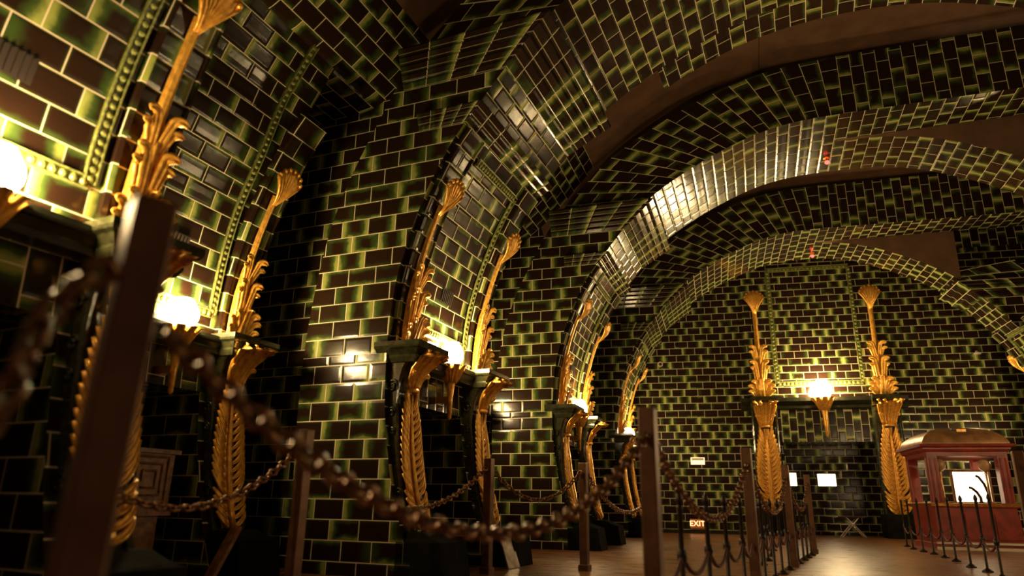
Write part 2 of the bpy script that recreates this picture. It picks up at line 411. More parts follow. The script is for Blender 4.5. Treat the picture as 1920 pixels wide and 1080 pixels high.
# fireplace bodies set into the bays
BAY = {k: (P2W(FR[k], -1.30, -2.14, 0), FR[k][1]) for k in (1, 2, 3, 4)}
for k in (1, 2, 3, 4):
    mb = MB(); pier_lower(mb, SB, 1.74, 5.1, lo=lambda z: max(-.1, at_z(SB, z)-.35))
    struct(mb.obj('wall_bay', TILE), BAY[k])
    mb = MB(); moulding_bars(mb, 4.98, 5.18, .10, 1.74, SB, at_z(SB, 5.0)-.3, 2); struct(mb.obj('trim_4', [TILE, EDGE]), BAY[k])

# end wall with its opening, right wall, floor
mb = MB(); OP = (2.02, 4.02, 1.92); lo = -4.0; hi = 12.0
def rect(mb, u0, u1, z0, z1, v=0.0, m=0): mb.face([(u0, v, z0), (u1, v, z0), (u1, v, z1), (u0, v, z1)], [(u0, z0+.02), (u1, z0+.02), (u1, z1+.02), (u0, z1+.02)], m)
rect(mb, lo, OP[0], 0, 8); rect(mb, OP[1], hi, 0, 8); rect(mb, OP[0], OP[1], OP[2], 8)
for u in OP[:2]: mb.face([(u, 0, 0), (u, .9, 0), (u, .9, OP[2]), (u, 0, OP[2])], [(0, .02), (.9, .02), (.9, OP[2]+.02), (0, OP[2]+.02)])
rect(mb, OP[0], OP[1], 0, OP[2], .9); mb.face([(OP[0], 0, OP[2]), (OP[1], 0, OP[2]), (OP[1], .9, OP[2]), (OP[0], .9, OP[2])], [(0, 0), (2, 0), (2, .9), (0, .9)])
struct(mb.obj('wall_end', TILE), END)
mb = MB(); mb.box(((lo+OP[0])/2, -.012, .035), (OP[0]-lo, .024, .07)); mb.box(((hi+OP[1])/2, -.012, .035), (hi-OP[1], .024, .07))
struct(mb.obj('baseboard_end', BLACKTILE), END)
mb = MB()
for fa, fb in ((FR[2], FR[3]), (FR[3], FR[4])):
    A, B = P2W(fa, 9.0, 0, 0), P2W(fb, 9.0, 0, 0); L = (B-A).length
    mb.face([A, B, B+Vector((0, 0, 7)), A+Vector((0, 0, 7))], [(0, 0), (L, 0), (L, 7), (0, 7)])
A, B = P2W(FR[4], 9.0, 0, 0), P2W(END, 9.9, 0, 0); L = (B-A).length
mb.face([A, B, B+Vector((0, 0, 7)), A+Vector((0, 0, 7))], [(0, 0), (L, 0), (L, 7), (0, 7)])
struct(mb.obj('wall_right', TILE))
mb = MB(); mb.face([(-8, -4, 0), (18, -4, 0), (18, 21, 0), (-8, 21, 0)]); struct(mb.obj('floor', FLOOR))

# ------------------------------------------------------------------ gilded ornament
def S(v, z, o, sp=SP):
    """point on the pier face, lifted by o"""
    u = at_z(sp, z); du = (at_z(sp, z+.02)-at_z(sp, max(0, z-.02)))/(.04 if z >= .02 else z+.02); L = math.hypot(1, du)
    return (u+o/L, v, z-o*du/L)
def blade(mb, path, width, f, ridge=.55, nose=True):
    """a leaf: path of (x, h, o), half widths along it; five point section with a crease"""
    rows = []; n = len(path)
    for i, (x, h, o) in enumerate(path):
        a, b = path[max(0, i-1)], path[min(n-1, i+1)]
        tx, th, to = b[0]-a[0], b[1]-a[1], b[2]-a[2]; L = math.hypot(tx, th) or 1e-6
        sx, sh = th/L, -tx/L
        w = width(i/(n-1)) if callable(width) else width[i]
        row = []
        for q, k in ((-1, 0), (-.62, .95), (-.18, .62), (0, .3), (.18, .62), (.62, .95), (1, 0), (0, -.35)):
            row.append(f(x+sx*w*q, h+sh*w*q, o+k*w*ridge))
        rows.append(row)
    mb.grid(rows, True, 0, True)
def curl(side, x0, h0, x1, h1, r, o0, o1, n=7, turn=2.45):
    """rises from the root and rolls outward at the tip"""
    pts = []
    for i in range(n):
        t = i/(n-1); e = t*t*(3-2*t)
        pts.append((side*(x0+(x1-x0)*t**1.5), h0+(h1-h0)*t, o0+(o1-o0)*e*.5))
    for i in range(1, n):
        a = turn*i/(n-1)
        pts.append((side*(x1+r*(1-math.cos(a))), h1+r*math.sin(a), o0+(o1-o0)*(.5+.5*i/(n-1))))
    return pts
def cw(w):
    return lambda t: w*(.62+.55*math.sin(min(1, t*1.05)*2.2))*(1 if t < .82 else max(.30, 1-(t-.82)*2.6))
def make_palm(f, parent, zb=1.88):
    """palm shaft of three leaf tiers under a fan; f maps (x, h, o) to space"""
    mb = MB()
    hs = [zb, zb+.18, zb+.4, zb+.62, zb+.72, zb+.95, zb+1.15, zb+1.32]; ws = [.075, .08, .072, .058, .036, .032, .031, .036]
    rows = []
    for h, w in zip(hs, ws):
        row = []
        for k in range(15):
            a = math.pi*(k/14); fl = 1-.16*abs(math.sin(3.5*a))
            row.append(f(-w*math.cos(a)*fl, h, .004+w*1.0*math.sin(a)*fl))
        rows.append(row)
    mb.grid(rows)
    shaft = mb.obj('gilded_palm', GOLD, parent, True)
    mb = MB()
    for k in range(-3, 4):
        a = k*.165; L = .33-.008*k*k
        pts = [(math.sin(a*.25)*.05+math.sin(a)*L*t**1.35, zb+1.24+.06*t+L*.82*t*math.cos(a*.9), .02+.05*t+.03*math.sin(t*3)) for t in np.linspace(0, 1, 7)]
        blade(mb, pts, lambda t: .016+.016*t, f, .9)
        c = f(*[pts[-1][0], pts[-1][1]+.005, pts[-1][2]+.012]); r = .022
        mb.lathe([(r*math.sin(q), -r*math.cos(q)) for q in (.1, .8, 1.57, 2.3, 3.04)], c, 8)
    mb.obj('fan', GOLD, shaft, True)
    tiers = [(.03, zb, .105, zb+.125, .042, .05, .13, .030), (.02, zb+.02, .060, zb+.185, .042, .07, .15, .032), (.05, zb-.01, .115, zb+.055, .035, .05, .12, .026),
             (.040, zb+.08, .072, zb+.40, .030, .035, .10, .030), (.022, zb+.12, .055, zb+.475, .040, .05, .115, .032),
             (.022, zb+.42, .070, zb+.635, .032, .025, .085, .024), (.012, zb+.46, .046, zb+.70, .044, .035, .095, .026)]
    for x0, h0, x1, h1, r, o0, o1, w in tiers:
        for s in (-1, 1):
            mb = MB(); blade(mb, curl(s, x0, h0, x1, h1, r, o0, o1), cw(w), f, .6); mb.obj('frond', GOLD, shaft, True)
    mb = MB()
    blade(mb, [(0, zb+.0, .07), (0, zb+.14, .10), (0, zb+.24, .13), (0, zb+.27, .16), (0, zb+.25, .18)], lambda t: .05-.02*t, f, .6)
    mb.obj('frond', GOLD, shaft, True)
    return shaft
def make_acanthus(f, parent, z0=.34, z1=1.44, ztop=1.86):
    """long pinnate leaf, its neck ring and the bell of leaves that curls under the shelf"""
    mb = MB(); H = z1-z0; wid = lambda t: .10+.055*math.sin(math.pi*min(1, .15+t*.95))-.05*max(0, t-.75)*2
    rows = []
    for t in np.linspace(0, 1, 12):
        h = z0+H*t; w = wid(t)*.62; rows.append([f(w*q, h, .012+.028*(1-q*q)) for q in (-1, -.6, -.2, 0, .2, .6, 1)])
    mb.grid(rows)
    blade(mb, [(0, z0+H*t, .045) for t in np.linspace(0, 1, 10)], lambda t: .026-.012*t, f, 1.0)
    n = 17
    for i in range(n):
        t = .0+.92*i/n; h = z0+H*t; w = wid(min(1, t+.08)); d = 1.0 if i > 3 else .6
        for s in (-1, 1):
            pts = [(s*w*(1.12*q**.75), h+(.05*q+.14*q**2.2)*d, .024+.030*math.sin(q*2.3)-.004*q) for q in np.linspace(.05, 1, 7)]
            blade(mb, pts, lambda q: .006+.0155*math.sin(.35+q*2.45), f, .9)
    leaf = mb.obj('gilded_acanthus', GOLD, parent, True)
    mb = MB(); rr = [f(.066*math.sin(a), z1+.03, .02+.066*max(0, math.cos(a))) for a in np.linspace(-1.57, 1.57, 9)]
    mb.tube(rr, .02, 8); mb.obj('neck_ring', GOLD, leaf, True)
    top = ztop-z1
    for k in (-2, -1, 0, 1, 2):
        mb = MB(); x = k*.055
        pts = [(x*(.6+.75*t), z1+.04+top*(.80*t) if t < .8 else z1+.04+top*(.64+.5*(t-.8)-1.6*(t-.8)**2), .03+.04*(1-abs(k)*.25)+.16*t**2.6*(1-.12*abs(k))) for t in np.linspace(0, 1.08, 9)]
        blade(mb, pts, lambda t: .026+.018*t, f, .7); mb.obj('bell_leaf', GOLD, leaf, True)
    for s in (-1, 1):
        mb = MB(); blade(mb, curl(s, .03, z1+.02, .085, z1+.14, .03, .03, .10), cw(.024), f, .75); mb.obj('bell_leaf', GOLD, leaf, True)
    return leaf

CON_O = [(.30, .03), (.36, .035), (.53, .045), (.74, .055), (.96, .065), (1.18, .085), (1.36, .085), (1.54, .11), (1.66, .15), (1.72, .20)]
def con_o(z): return float(np.interp(z, [p[0] for p in CON_O], [p[1] for p in CON_O]))
def egg_border(mb, f, x0, x1, h0, h1, w=.07, step=.052, left=False):
    """raised frame of egg and dart between two fillets"""
    def run(a, b):
        L = math.hypot(b[0]-a[0], b[1]-a[1]); tx, th = (b[0]-a[0])/L, (b[1]-a[1])/L; nx, nh = -th, tx
        m = max(2, int(L/.1))
        for q0, q1, o in ((-.5, -.38, .03), (.38, .5, .03), (-.5, .5, .012)):
            rows = []
            for i in range(m+1):
                p = (a[0]+tx*L*i/m, a[1]+th*L*i/m)
                rows.append([f(p[0]+nx*w*q, p[1]+nh*w*q, oo) for q, oo in ((q0, 0), (q0, o), (q1, o), (q1, 0))])
            mb.grid(rows)
        for i in range(int(L/step)):
            s = (i+.5)*step; c = (a[0]+tx*s, a[1]+th*s); rows = []
            for e, k in ((0, 1), (.55, .85), (.9, .5), (1, 0)):
                rows.append([f(c[0]+tx*step*.40*e*math.cos(p)+nx*w*.37*e*math.sin(p), c[1]+th*step*.40*e*math.cos(p)+nh*w*.37*e*math.sin(p), .012+.022*k) for p in np.linspace(0, 2*math.pi, 8, endpoint=False)])
            mb.grid(rows, True)
    run((x0, h0), (x1, h0)); run((x0, h1), (x1, h1)); run((x1, h0), (x1, h1))
    if left: run((x0, h0), (x0, h1))
def shelf_profile(z0, z1, p0, p1): return [(p0*.45, z0), (p0, z0+.25*(z1-z0)), (p0*.9, z0+.35*(z1-z0)), (.5*(p0+p1), z0+.6*(z1-z0)), (p1*.93, z0+.68*(z1-z0)), (p1, z0+.78*(z1-z0)), (p1, z1)]
def mould_box(mb, u0, u1, v0, v1, z0, z1, grow):
    """block whose three free sides step outward towards the top"""
    rows = []
    for p, z in shelf_profile(z0, z1, grow*.35, grow): rows.append([(u0, v0-p, z), (u1+p, v0-p, z), (u1+p, v1+p, z), (u0, v1+p, z)])
    mb.grid(rows, True, 0, True)
PV = (.22, 1.65)
def make_fireplace(fr, label):
    t = empty('fireplace', fr[0], fr[1], label, 'fireplace', 'tiled fireplaces along the hall')
    mb = MB(); mould_box(mb, -.02, .11, .40, 1.47, 1.71, 1.84, .07); mb.obj('mantel_shelf', BLACKTILE, t)
    for vc in PV:
        mb = MB()                                                    # pilaster strip carrying the palm
        zs = np.linspace(1.86, 3.86, 21); rows = []
        for z in zs: rows.append([S(vc+x, z, o) for x, o in ((-.16, -.02), (-.16, .045), (-.135, .055), (-.125, .035), (.125, .035), (.135, .055), (.16, .045), (.16, -.02))])
        mb.grid(rows)
        for i, uvs in enumerate(mb.uv):                              # tiled, in step with the courses behind
            r, c = divmod(i, 7); xs = (-.20, -.16, -.135, -.125, .125, .135, .16, .2)
            mb.uv[i] = [(xs[c], 1.94+.1*r), (xs[c+1], 1.94+.1*r), (xs[c+1], 1.94+.1*(r+1)), (xs[c], 1.94+.1*(r+1))]
        mb.obj('pilaster', TILE, t)
        mb = MB()                                                    # console below the shelf
        zs = np.linspace(.30, 1.72, 24); rows = []
        for z in zs:
            o = con_o(z); rows.append([S(vc+x, z, q) for x, q in ((-.17, -.03), (-.17, o*.9), (-.15, o), (-.135, o), (-.125, o-.022), (.125, o-.022), (.135, o), (.15, o), (.17, o*.9), (.17, -.03))])
        mb.grid(rows)
        con = mb.obj('console', RULE, t)
        for s in (-1, 1):                                            # carved scrolls on the console's two sides
            for zc, r in ((1.50, .06), (1.28, .045), (1.12, .035), (.62, .05)):
                sp = []
                for i in range(15):
                    a = i*.62; q = r*(1-i/19); p = S(vc+s*.175, zc+q*math.sin(a), max(.0, con_o(zc)*.45)+q*math.cos(a)*.8); sp.append(p)
                mb = MB(); mb.tube(sp, .011, 6); mb.obj('scroll', RULE, con, True)
        mb = MB(); mould_box(mb, -.1, .24, vc-.17, vc+.17, 1.70, 1.87, .10); mb.obj('capital', RULE, t)
        mb = MB(); mb.grid([[(.2, vc-.22, 0), (.64, vc-.22, 0), (.64, vc+.22, 0), (.2, vc+.22, 0)], [(.2, vc-.22, .27), (.60, vc-.22, .27), (.60, vc+.22, .27), (.2, vc+.22, .27)],
                            [(.2, vc-.19, .30), (.50, vc-.19, .30), (.50, vc+.19, .30), (.2, vc+.19, .30)], [(.15, vc-.18, .34), (.40, vc-.18, .34), (.40, vc+.18, .34), (.15, vc+.18, .34)]], True, 0, True)
        mb.obj('plinth', BLACKSTONE, t)
        make_palm(lambda x, h, o, vc=vc: S(vc+x, h, o+.045), t)
        make_acanthus(lambda x, h, o, vc=vc: S(vc+x, h, o+con_o(h)-.01), t)
    mb = MB(); egg_border(mb, lambda x, h, o: S(x, h, o), .47, 1.41, 2.11, 3.72); mb.obj('panel_border', RELIEF, t)
    mb = MB()
    for k in range(7): mb.grid([[S(.80+.033*k, z, -.0), S(.80+.033*k, z, .012), S(.80+.033*k+.016, z, .012), S(.80+.033*k+.016, z, 0)] for z in (2.46, 2.52, 2.58)])
    mb.grid([[S(.79, z, .003), S(1.03, z, .003)] for z in (2.45, 2.52, 2.59)])
    mb.obj('vent_grille', DARK, t)
    return t
def globe_profile(r):
    return [(r*.35, -.95*r), (r*.72, -.72*r), (r*.98, -.2*r), (r, .12*r), (r*.92, .45*r), (r*.74, .78*r), (r*.62, .98*r), (r*.55, 1.1*r), (r*.36, 1.0*r), (r*.1, .9*r)]
def make_sconce(P, rz, s, label, group='lit globe sconces over the fireplaces'):
    """gilded acanthus cup with a long tapering tail and a lit glass globe; local +x faces the hall"""
    t = empty('sconce_lamp', P, rz, label, 'wall lamp', group)
    mb = MB(); mb.lathe([(.006*s, -.50*s), (.02*s, -.48*s), (.026*s, -.30*s), (.04*s, -.18*s), (.05*s, -.12*s)], (0, 0, 0), 12); tail = mb.obj('tail', GOLD, t, True)
    mb = MB(); mb.lathe([(.045*s, -.15*s), (.06*s, -.11*s), (.08*s, -.05*s), (.11*s, -.005*s), (.10*s, .01*s), (.02*s, .0)], (0, 0, 0), 20, lobes=10, amp=.05); cup = mb.obj('cup', GOLD, t, True)
    for k in range(9):
        a = k*2*math.pi/9; mb = MB()
        f = lambda x, h, o, a=a: ((math.cos(a)*o-math.sin(a)*x)*s, (math.sin(a)*o+math.cos(a)*x)*s, h*s)
        blade(mb, [(0, -.15, .05), (0, -.09, .075), (0, -.03, .105), (0, .015, .14), (0, .012, .165)], lambda q: .026+.014*math.sin(q*3), f, .4); mb.obj('leaf', GOLD, cup, True)
    mb = MB(); mb.grid([[(-.2*s, -.03*s, z*s), (.0, -.03*s, z*s), (.0, .03*s, z*s), (-.2*s, .03*s, z*s)] for z in (-.34, -.28)], True, 0, True); mb.obj('bracket', BRASS, t)
    mb = MB(); mb.lathe(globe_profile(.118*s), (0, 0, .118*s), 28, lobes=7, amp=.035); mb.obj('globe', GLASS, t, True)
    return t

def bayname(k): return {2: 'between the first two piers', 3: 'between the second and third pier', 4: 'between the third and farthest pier'}[k]
fp = make_fireplace(FR[2], 'tall green fireplace with gilded palms, second pier from the left')
dup(fp, FR[1], 'nearest green tiled fireplace with gilded palms, cut off by left edge of photo')
dup(fp, FR[3], 'slim green fireplace with gilded palms, third pier from the left')
dup(fp, FR[4], 'smallest green fireplace with gilded palms, farthest pier on left side')
def mirror(k, axis, v=.85): return (P2W(FR[k], 2*axis, v, 0), FR[k][1])
AX = {2: 3.97, 3: 4.12, 4: 3.95}
dup(fp, mirror(4, AX[4], .02), 'fireplace with gilded palms on the right side, under the farthest arch', sx=-1)
dup(fp, BAY[2], 'green fireplace set back between first two piers, gilded palm on its right')
dup(fp, BAY[3], 'set-back green fireplace hidden in the bay behind the second pier')
mb = MB(); egg_border(mb, lambda x, h, o: S(x, h, o, SB), .47, 1.41, 2.05, 4.90)   # taller panel frames of the set-back fireplaces
_tall = mb.obj('panel_border', RELIEF); _tm = _tall.data; bpy.data.objects.remove(_tall)
for o in COL.objects:
    if o.name.startswith('fireplace') and 'set' in o.get('label', ''):
        for c in o.children:
            if c.name.startswith('panel_border'): c.data = _tm
LP = [(FR[2], .14, .93, 1, 'lit globe lamp on the second fireplace, between its two gilded palms'),
      (FR[1], .14, .93, 1, 'bright round globe lamp at the left edge of the photo'),
      (FR[3], .16, .93, 1, 'lit globe lamp on the third fireplace from the left'),
      (FR[4], .16, .93, 1, 'small lit globe lamp on the farthest left pier'),
      (BAY[2], .16, 1.0, 1, 'lit globe lamp beside the tall blurred post, above set-back mantel'),
      (BAY[3], .14, .86, 1, 'lit globe lamp hidden behind the second pier, seen as reflection')]
for fr, u, v, s, lab in LP: make_sconce(P2W(fr, u, v, 1.81), fr[1], s, lab)
for k in (2, 3, 4):
    make_sconce(P2W(FR[k], 2*AX[k]-.15, .95, 1.90), FR[k][1]+math.pi, 1, 'lit globe lamp on the right side of the hall, %s arch' % {2: 'near', 3: 'middle', 4: 'far'}[k])
_d0 = frame(-.53, 0, 0); FR0 = (P2W(FR[1], -.35, -2.4-1.8, 0), -.52)
build_pier(FR0, 1.8, 3.95, 0, right=False)

# ------------------------------------------------------------------ the big fireplace on the end wall
big = empty('fireplace', END[0], END[1], 'largest fireplace, on the end wall, with two tall gilded palms', 'fireplace', 'tiled fireplaces along the hall')
def zbig(h): return .46+(h-.34)*(2.86-.46)/(1.87-.34) if h < 1.87 else 2.86+(h-1.87)*1.56
def EF(uc):
    return lambda x, h, o: (uc+x*1.55, -(o*1.4+.05), zbig(h))
for uc, ex in ((1.66, 1.38), (4.11, 4.40)):
    mb = MB(); a, b = (ex, uc+.30) if ex < uc else (uc-.30, ex)
    mb.grid([[(a, .0, z), (a, -.045, z), (b, -.045, z), (b, 0, z)] for z in (2.88, 5.9)]); mb.uv = [[(0, 2.9), (.05, 2.9), (.05, 5.92), (0, 5.92)], [(a, 2.9), (b, 2.9), (b, 5.92), (a, 5.92)], [(0, 2.9), (.05, 2.9), (.05, 5.92), (0, 5.92)]]
    mb.uv = [[q[0], q[1], q[2], q[3]] for q in mb.uv]; mb.obj('pilaster', TILE, big)
    mb = MB(); rows = []
    for z in np.linspace(.46, 2.62, 20):
        o = .06+1.4*con_o(.34+(z-.46)/1.57)
        rows.append([(uc+x, -q, z) for x, q in ((-.27, -.05), (-.27, o*.9), (-.24, o), (-.215, o), (-.20, o-.03), (.20, o-.03), (.215, o), (.24, o), (.27, o*.9), (.27, -.05))])
    mb.grid(rows); mb.obj('console', RULE, big)
    mb = MB(); mb.grid([[(uc-.27, .05, z), (uc-.27, -.18-q, z), (uc+.27, -.18-q, z), (uc+.27, .05, z)] for q, z in ((0, 2.60), (.06, 2.66), (.08, 2.74), (.16, 2.80), (.16, 2.88))], True, 0, True); mb.obj('capital', RULE, big)
    mb = MB(); mb.grid([[(uc-.34, .05, z), (uc-.34, -q, z), (uc+.34, -q, z), (uc+.34, .05, z)] for q, z in ((.42, 0), (.42, .38), (.34, .40), (.30, .46))], True, 0, True); mb.obj('plinth', BLACKSTONE, big)
    f = EF(uc); make_palm(f, big); make_acanthus(lambda x, h, o, uc=uc: (uc+x*1.45, -(o*1.5+.05+1.4*con_o(h)), zbig(h)), big)
mb = MB(); mb.grid([[(1.20, .05, z), (1.20, -q, z), (4.56, -q, z), (4.56, .05, z)] for q, z in ((.05, 2.60), (.12, 2.64), (.11, 2.70), (.17, 2.74), (.22, 2.78), (.22, 2.86))], True, 0, True); mb.obj('mantel_shelf', BLACKTILE, big)
mb = MB(); mb.face([(1.92, -.04, 1.92), (3.86, -.04, 1.92), (3.86, -.06, 2.62), (1.92, -.06, 2.62)], [(1.92, 0), (2.62, 0), (2.62, 1.94), (1.92, 1.94)])
mb.uv = [[(1.92, 0), (1.92, 1.94), (2.62, 1.94), (2.62, 0)]]
mb.face([(1.92, -.04, 1.92), (3.86, -.04, 1.92), (3.86, .02, 1.92), (1.92, .02, 1.92)]); mb.obj('lintel', TILE, big)
mb = MB(); egg_border(mb, lambda x, h, o: (x, -o, h), 2.02, 3.78, 3.19, 5.86, .10, .085, True); mb.obj('panel_border', RELIEF, big)
make_sconce(P2W(END, 2.88, -.30, 2.80), END[1]-math.pi/2, 1.6, 'large lit globe lamp on the end wall between two palms')

# ------------------------------------------------------------------ posts, chains and the low picket rows
LD = math.atan2(2.25, 1.16)
def make_post(x, y, label, h=.99):
    t = empty('barrier_post', (x, y, 0), LD, label, 'post', 'square posts of the chain barrier')
    mb = MB(); w = .036; rows = []
    for z, k in ((0, 1.35), (.05, 1.35), (.06, 1), (h-.01, 1), (h, .93)): rows.append([(a*w*k, b*w*k, z) for a, b in ((-1, -.86), (-.86, -1), (.86, -1), (1, -.86), (1, .86), (.86, 1), (-.86, 1), (-1, .86))])
    mb.grid(rows, True, 0, True); mb.obj('shaft', POST, t)
    for s in (-1, 1):
        mb = MB(); mb.tube([(s*(w+.012)+.012*math.cos(a), 0, .862+.016*math.sin(a)) for a in np.linspace(0, 2*math.pi, 13)[:-1]], .004, 6, closed=True); mb.obj('eye_hook', IRON, t, True)
    return t
PO = [(-.688, 1.17), (.62, 3.17), (1.77, 5.34), (2.87, 7.48), (3.97, 9.62)]
names = ['tall blurred bronze post in the left foreground, nearest the viewer', 'sharp-edged bronze post right of centre, standing before end wall', 'bronze post left of the end wall fireplace, third of its row',
         'bronze post in front of the end wall fireplace opening, fourth of its row', 'far bronze post in front of the two bright panels']
p0 = make_post(*PO[0], names[0]); p0.rotation_euler.z -= .38; p0.scale.z = 1.10
for (x, y), lab in zip(PO[1:], names[1:]): dup(p0, (Vector((x, y, 0)), LD), lab).scale.z = 1.0
p0.rotation_euler = (0.01, .026, LD-.38)
PB = [(-1.26, 4.4), (-.176, 6.29), (.69, 6.7)]
for (x, y), lab in zip(PB, ['bronze post standing before the side of the second pier', 'thin-looking bronze post right of the second fireplace', 'bronze post in front of the third fireplace']): dup(p0, (Vector((x, y, 0)), LD), lab).scale.z = 1.0
for o in COL.objects:
    if o.get('label', '').startswith(('thin-looking bronze', 'bronze post in front of the third')): o.scale.z = .95
PC = (3.74, 5.25); dup(p0, (Vector((*PC, 0)), LD), 'dark post at the right edge of the photo').scale.z = 1.0

def chain(a, b, low, label, link=.056, wire=.0085, path=None):
    A, B = Vector(a), Vector(b)
    if path is None:
        path = []
        mid = (A.z+B.z)/2; sag = mid-low
        for i in range(201):
            t = i/200; p = A.lerp(B, t); p.z -= sag*4*t*(1-t); path.append(p)
    else:
        q = [Vector(p) for p in path]; path = []
        for i in range(len(q)-1):
            for k in range(40): path.append(q[i].lerp(q[i+1], k/40))
    s = [0.0]
    for p, q in zip(path, path[1:]): s.append(s[-1]+(q-p).length)
    n = max(3, int(s[-1]/(link*.74))); mb = MB()
    def at(d):
        i = min(len(s)-2, max(0, int(np.searchsorted(s, d))-1)); f = (d-s[i])/max(1e-6, s[i+1]-s[i]); return path[i].lerp(path[i+1], min(1, max(0, f)))
    for i in range(n):
        d = (i+.5)*s[-1]/n; c = at(d); t = (at(d+.02)-at(d-.02)).normalized()
        side = t.cross(Vector((0, 0, 1)))
        if side.length < .1: side = Vector((1, 0, 0))
        side.normalize(); up = side.cross(t); ang = (.5 if i % 2 else -.5)*math.pi/2+random.uniform(-.25, .25)
        w = side*math.cos(ang)+up*math.sin(ang); pts = []
        for k in range(10):
            al = 2*math.pi*k/10; pts.append(c+t*(link*.5-wire)*max(-1, min(1, 1.25*math.cos(al)))+w*link*.33*math.sin(al))
        mb.tube(pts, wire, 6, closed=True)
    o = mb.obj('barrier_chain', CHAINM, None, True, origin=(A.x, A.y, 0))
    return tag(o, label, 'chain', 'bronze chains of the barrier')
def top(p, dx=0): return (p[0]+dx*.055*math.cos(LD), p[1]+dx*.055*math.sin(LD), .862)
chain((-.615, 1.22, .85), top(PO[1], -1), .485, 'big blurred chain sagging across the photo centre between two posts', .06, .010)
chain(top(PO[1], 1), top(PO[2], -1), .50, 'chain sagging right of the centre post, above red ropes')
chain(top(PO[2], 1), top(PO[3], -1), .52, 'chain sagging in front of the left end wall palm')
chain(top(PO[3], 1), top(PO[4], -1), .54, 'chain sagging below the left bright panel')
chain(top(PB[0], 1), top(PB[1], -1), .52, 'thinner chain crossing the foot of the second pier')
chain(top(PB[1], 1), top(PB[2], -1), .60, 'chain sagging before the side of the third pier')
chain(top(PB[2], 1), (1.72, 8.9, .66), .50, 'chain running right behind the centre post')
chain(top(PB[0], -1), tuple(P2W(FR[1], .34, 1.60, .60)), .545, 'chain at lower left leading from post to cabinet')
chain((-.67, 1.11, .95), (0, 0, 0), 0, 'loose blurred chain hanging down left of the nearest post', .06, .010,
      path=[(-.67, 1.11, .945), (-.715, 1.09, .90), (-.745, 1.07, .83), (-.755, 1.06, .74), (-.77, 1.04, .66), (-.80, 1.0, .58), (-.82, .96, .50), (-.84, .94, .40)])

def make_picket(x, y, label, h, group, ring=.34):
    t = empty('iron_picket', (x, y, 0), LD, label, 'picket', group)
    mb = MB(); mb.lathe([(.05, 0), (.05, .012), (.022, .03), (.0125, .04), (.0125, h-.07), (.018, h-.06), (.012, h-.045)], n=10); mb.obj('bar', IRON, t, True)
    mb = MB(); mb.lathe([(.012, h-.045), (.02, h-.025), (.014, h), (.002, h+.02)], n=10); mb.obj('finial', IRON, t, True)
    mb = MB(); mb.lathe([(.0125, ring-.03), (.022, ring-.02), (.024, ring), (.022, ring+.02), (.0125, ring+.03)], n=10); mb.obj('collar', IRON, t, True)
    return t
def swag(a, b, low, label, group):
    A, B = Vector(a), Vector(b); P = []
    for i in range(13):
        t = i/12; p = A.lerp(B, t); p.z -= low*4*t*(1-t); P.append(p)
    mb = MB(); mb.tube(P, .011, 8); o = mb.obj('red_rope', ROPE, None, True, origin=(A.x, A.y, 0)); return tag(o, label, 'rope', group)
ordn = ['first', 'second', 'third', 'fourth', 'fifth', 'sixth', 'seventh', 'eighth', 'ninth']
proto = None
for j in range(4):
    A, B = Vector((*PO[j+1-1+0], 0)) if False else Vector((*PO[min(j+1, 4)-0], 0)) if j < 0 else Vector((*PO[j], 0)), Vector((*PO[j+1], 0))
    if j == 0: continue
    pts = [A.lerp(B, t) for t in (.19, .42, .62, .83)]
    where = {1: 'between the centre post and the next post', 2: 'in front of left end wall palm', 3: 'in front of the bright panels'}[j]
    gp = {1: 'iron pickets right of the centre post', 2: 'iron pickets before the left palm', 3: 'iron pickets before the bright panels'}[j]
    for i, p in enumerate(pts):
        lab = '%s thin iron picket from the left, %s' % (ordn[i], where)
        if proto is None: proto = make_picket(p.x, p.y, lab, .62, gp)
        else: dup(proto, (p, LD), lab, gp)
    seq = [A]+pts+[B]
    for i in range(5):
        swag((seq[i].x, seq[i].y, .34), (seq[i+1].x, seq[i+1].y, .34), .10, '%s dark red rope from the left, slung %s' % (ordn[i], where), gp.replace('iron pickets', 'red ropes'))
RC = [(6.32, 11.72), (5.98, 10.93), (5.8, 10.35), (5.62, 9.79), (5.4, 9.18), (5.16, 8.56), (4.81, 7.74), (4.62, 7.19), (4.33, 6.55)]
q0 = None
for i, (x, y) in enumerate(RC):
    lab = '%s dark iron picket from the left in the row before the booth' % ordn[i]
    if q0 is None: q0 = make_picket(x, y, lab, .70, 'iron pickets before the booth', .30)
    else: dup(q0, (Vector((x, y, 0)), LD), lab)
for i in range(8):
    swag((*RC[i], .30), (*RC[i+1], .30), .09, '%s dark rope from the left, slung before the booth' % ordn[i], 'ropes before the booth')
RD = [(2.6, 7.61), (2.87, 8.21), (3.19, 9.0), (3.61, 10.08)]
for i, (x, y) in enumerate(RD):
    dup(proto, (Vector((x+.0, y, 0)), LD), '%s short iron picket from the front, standing below the left palm' % ordn[i], 'short pickets below the left palm')

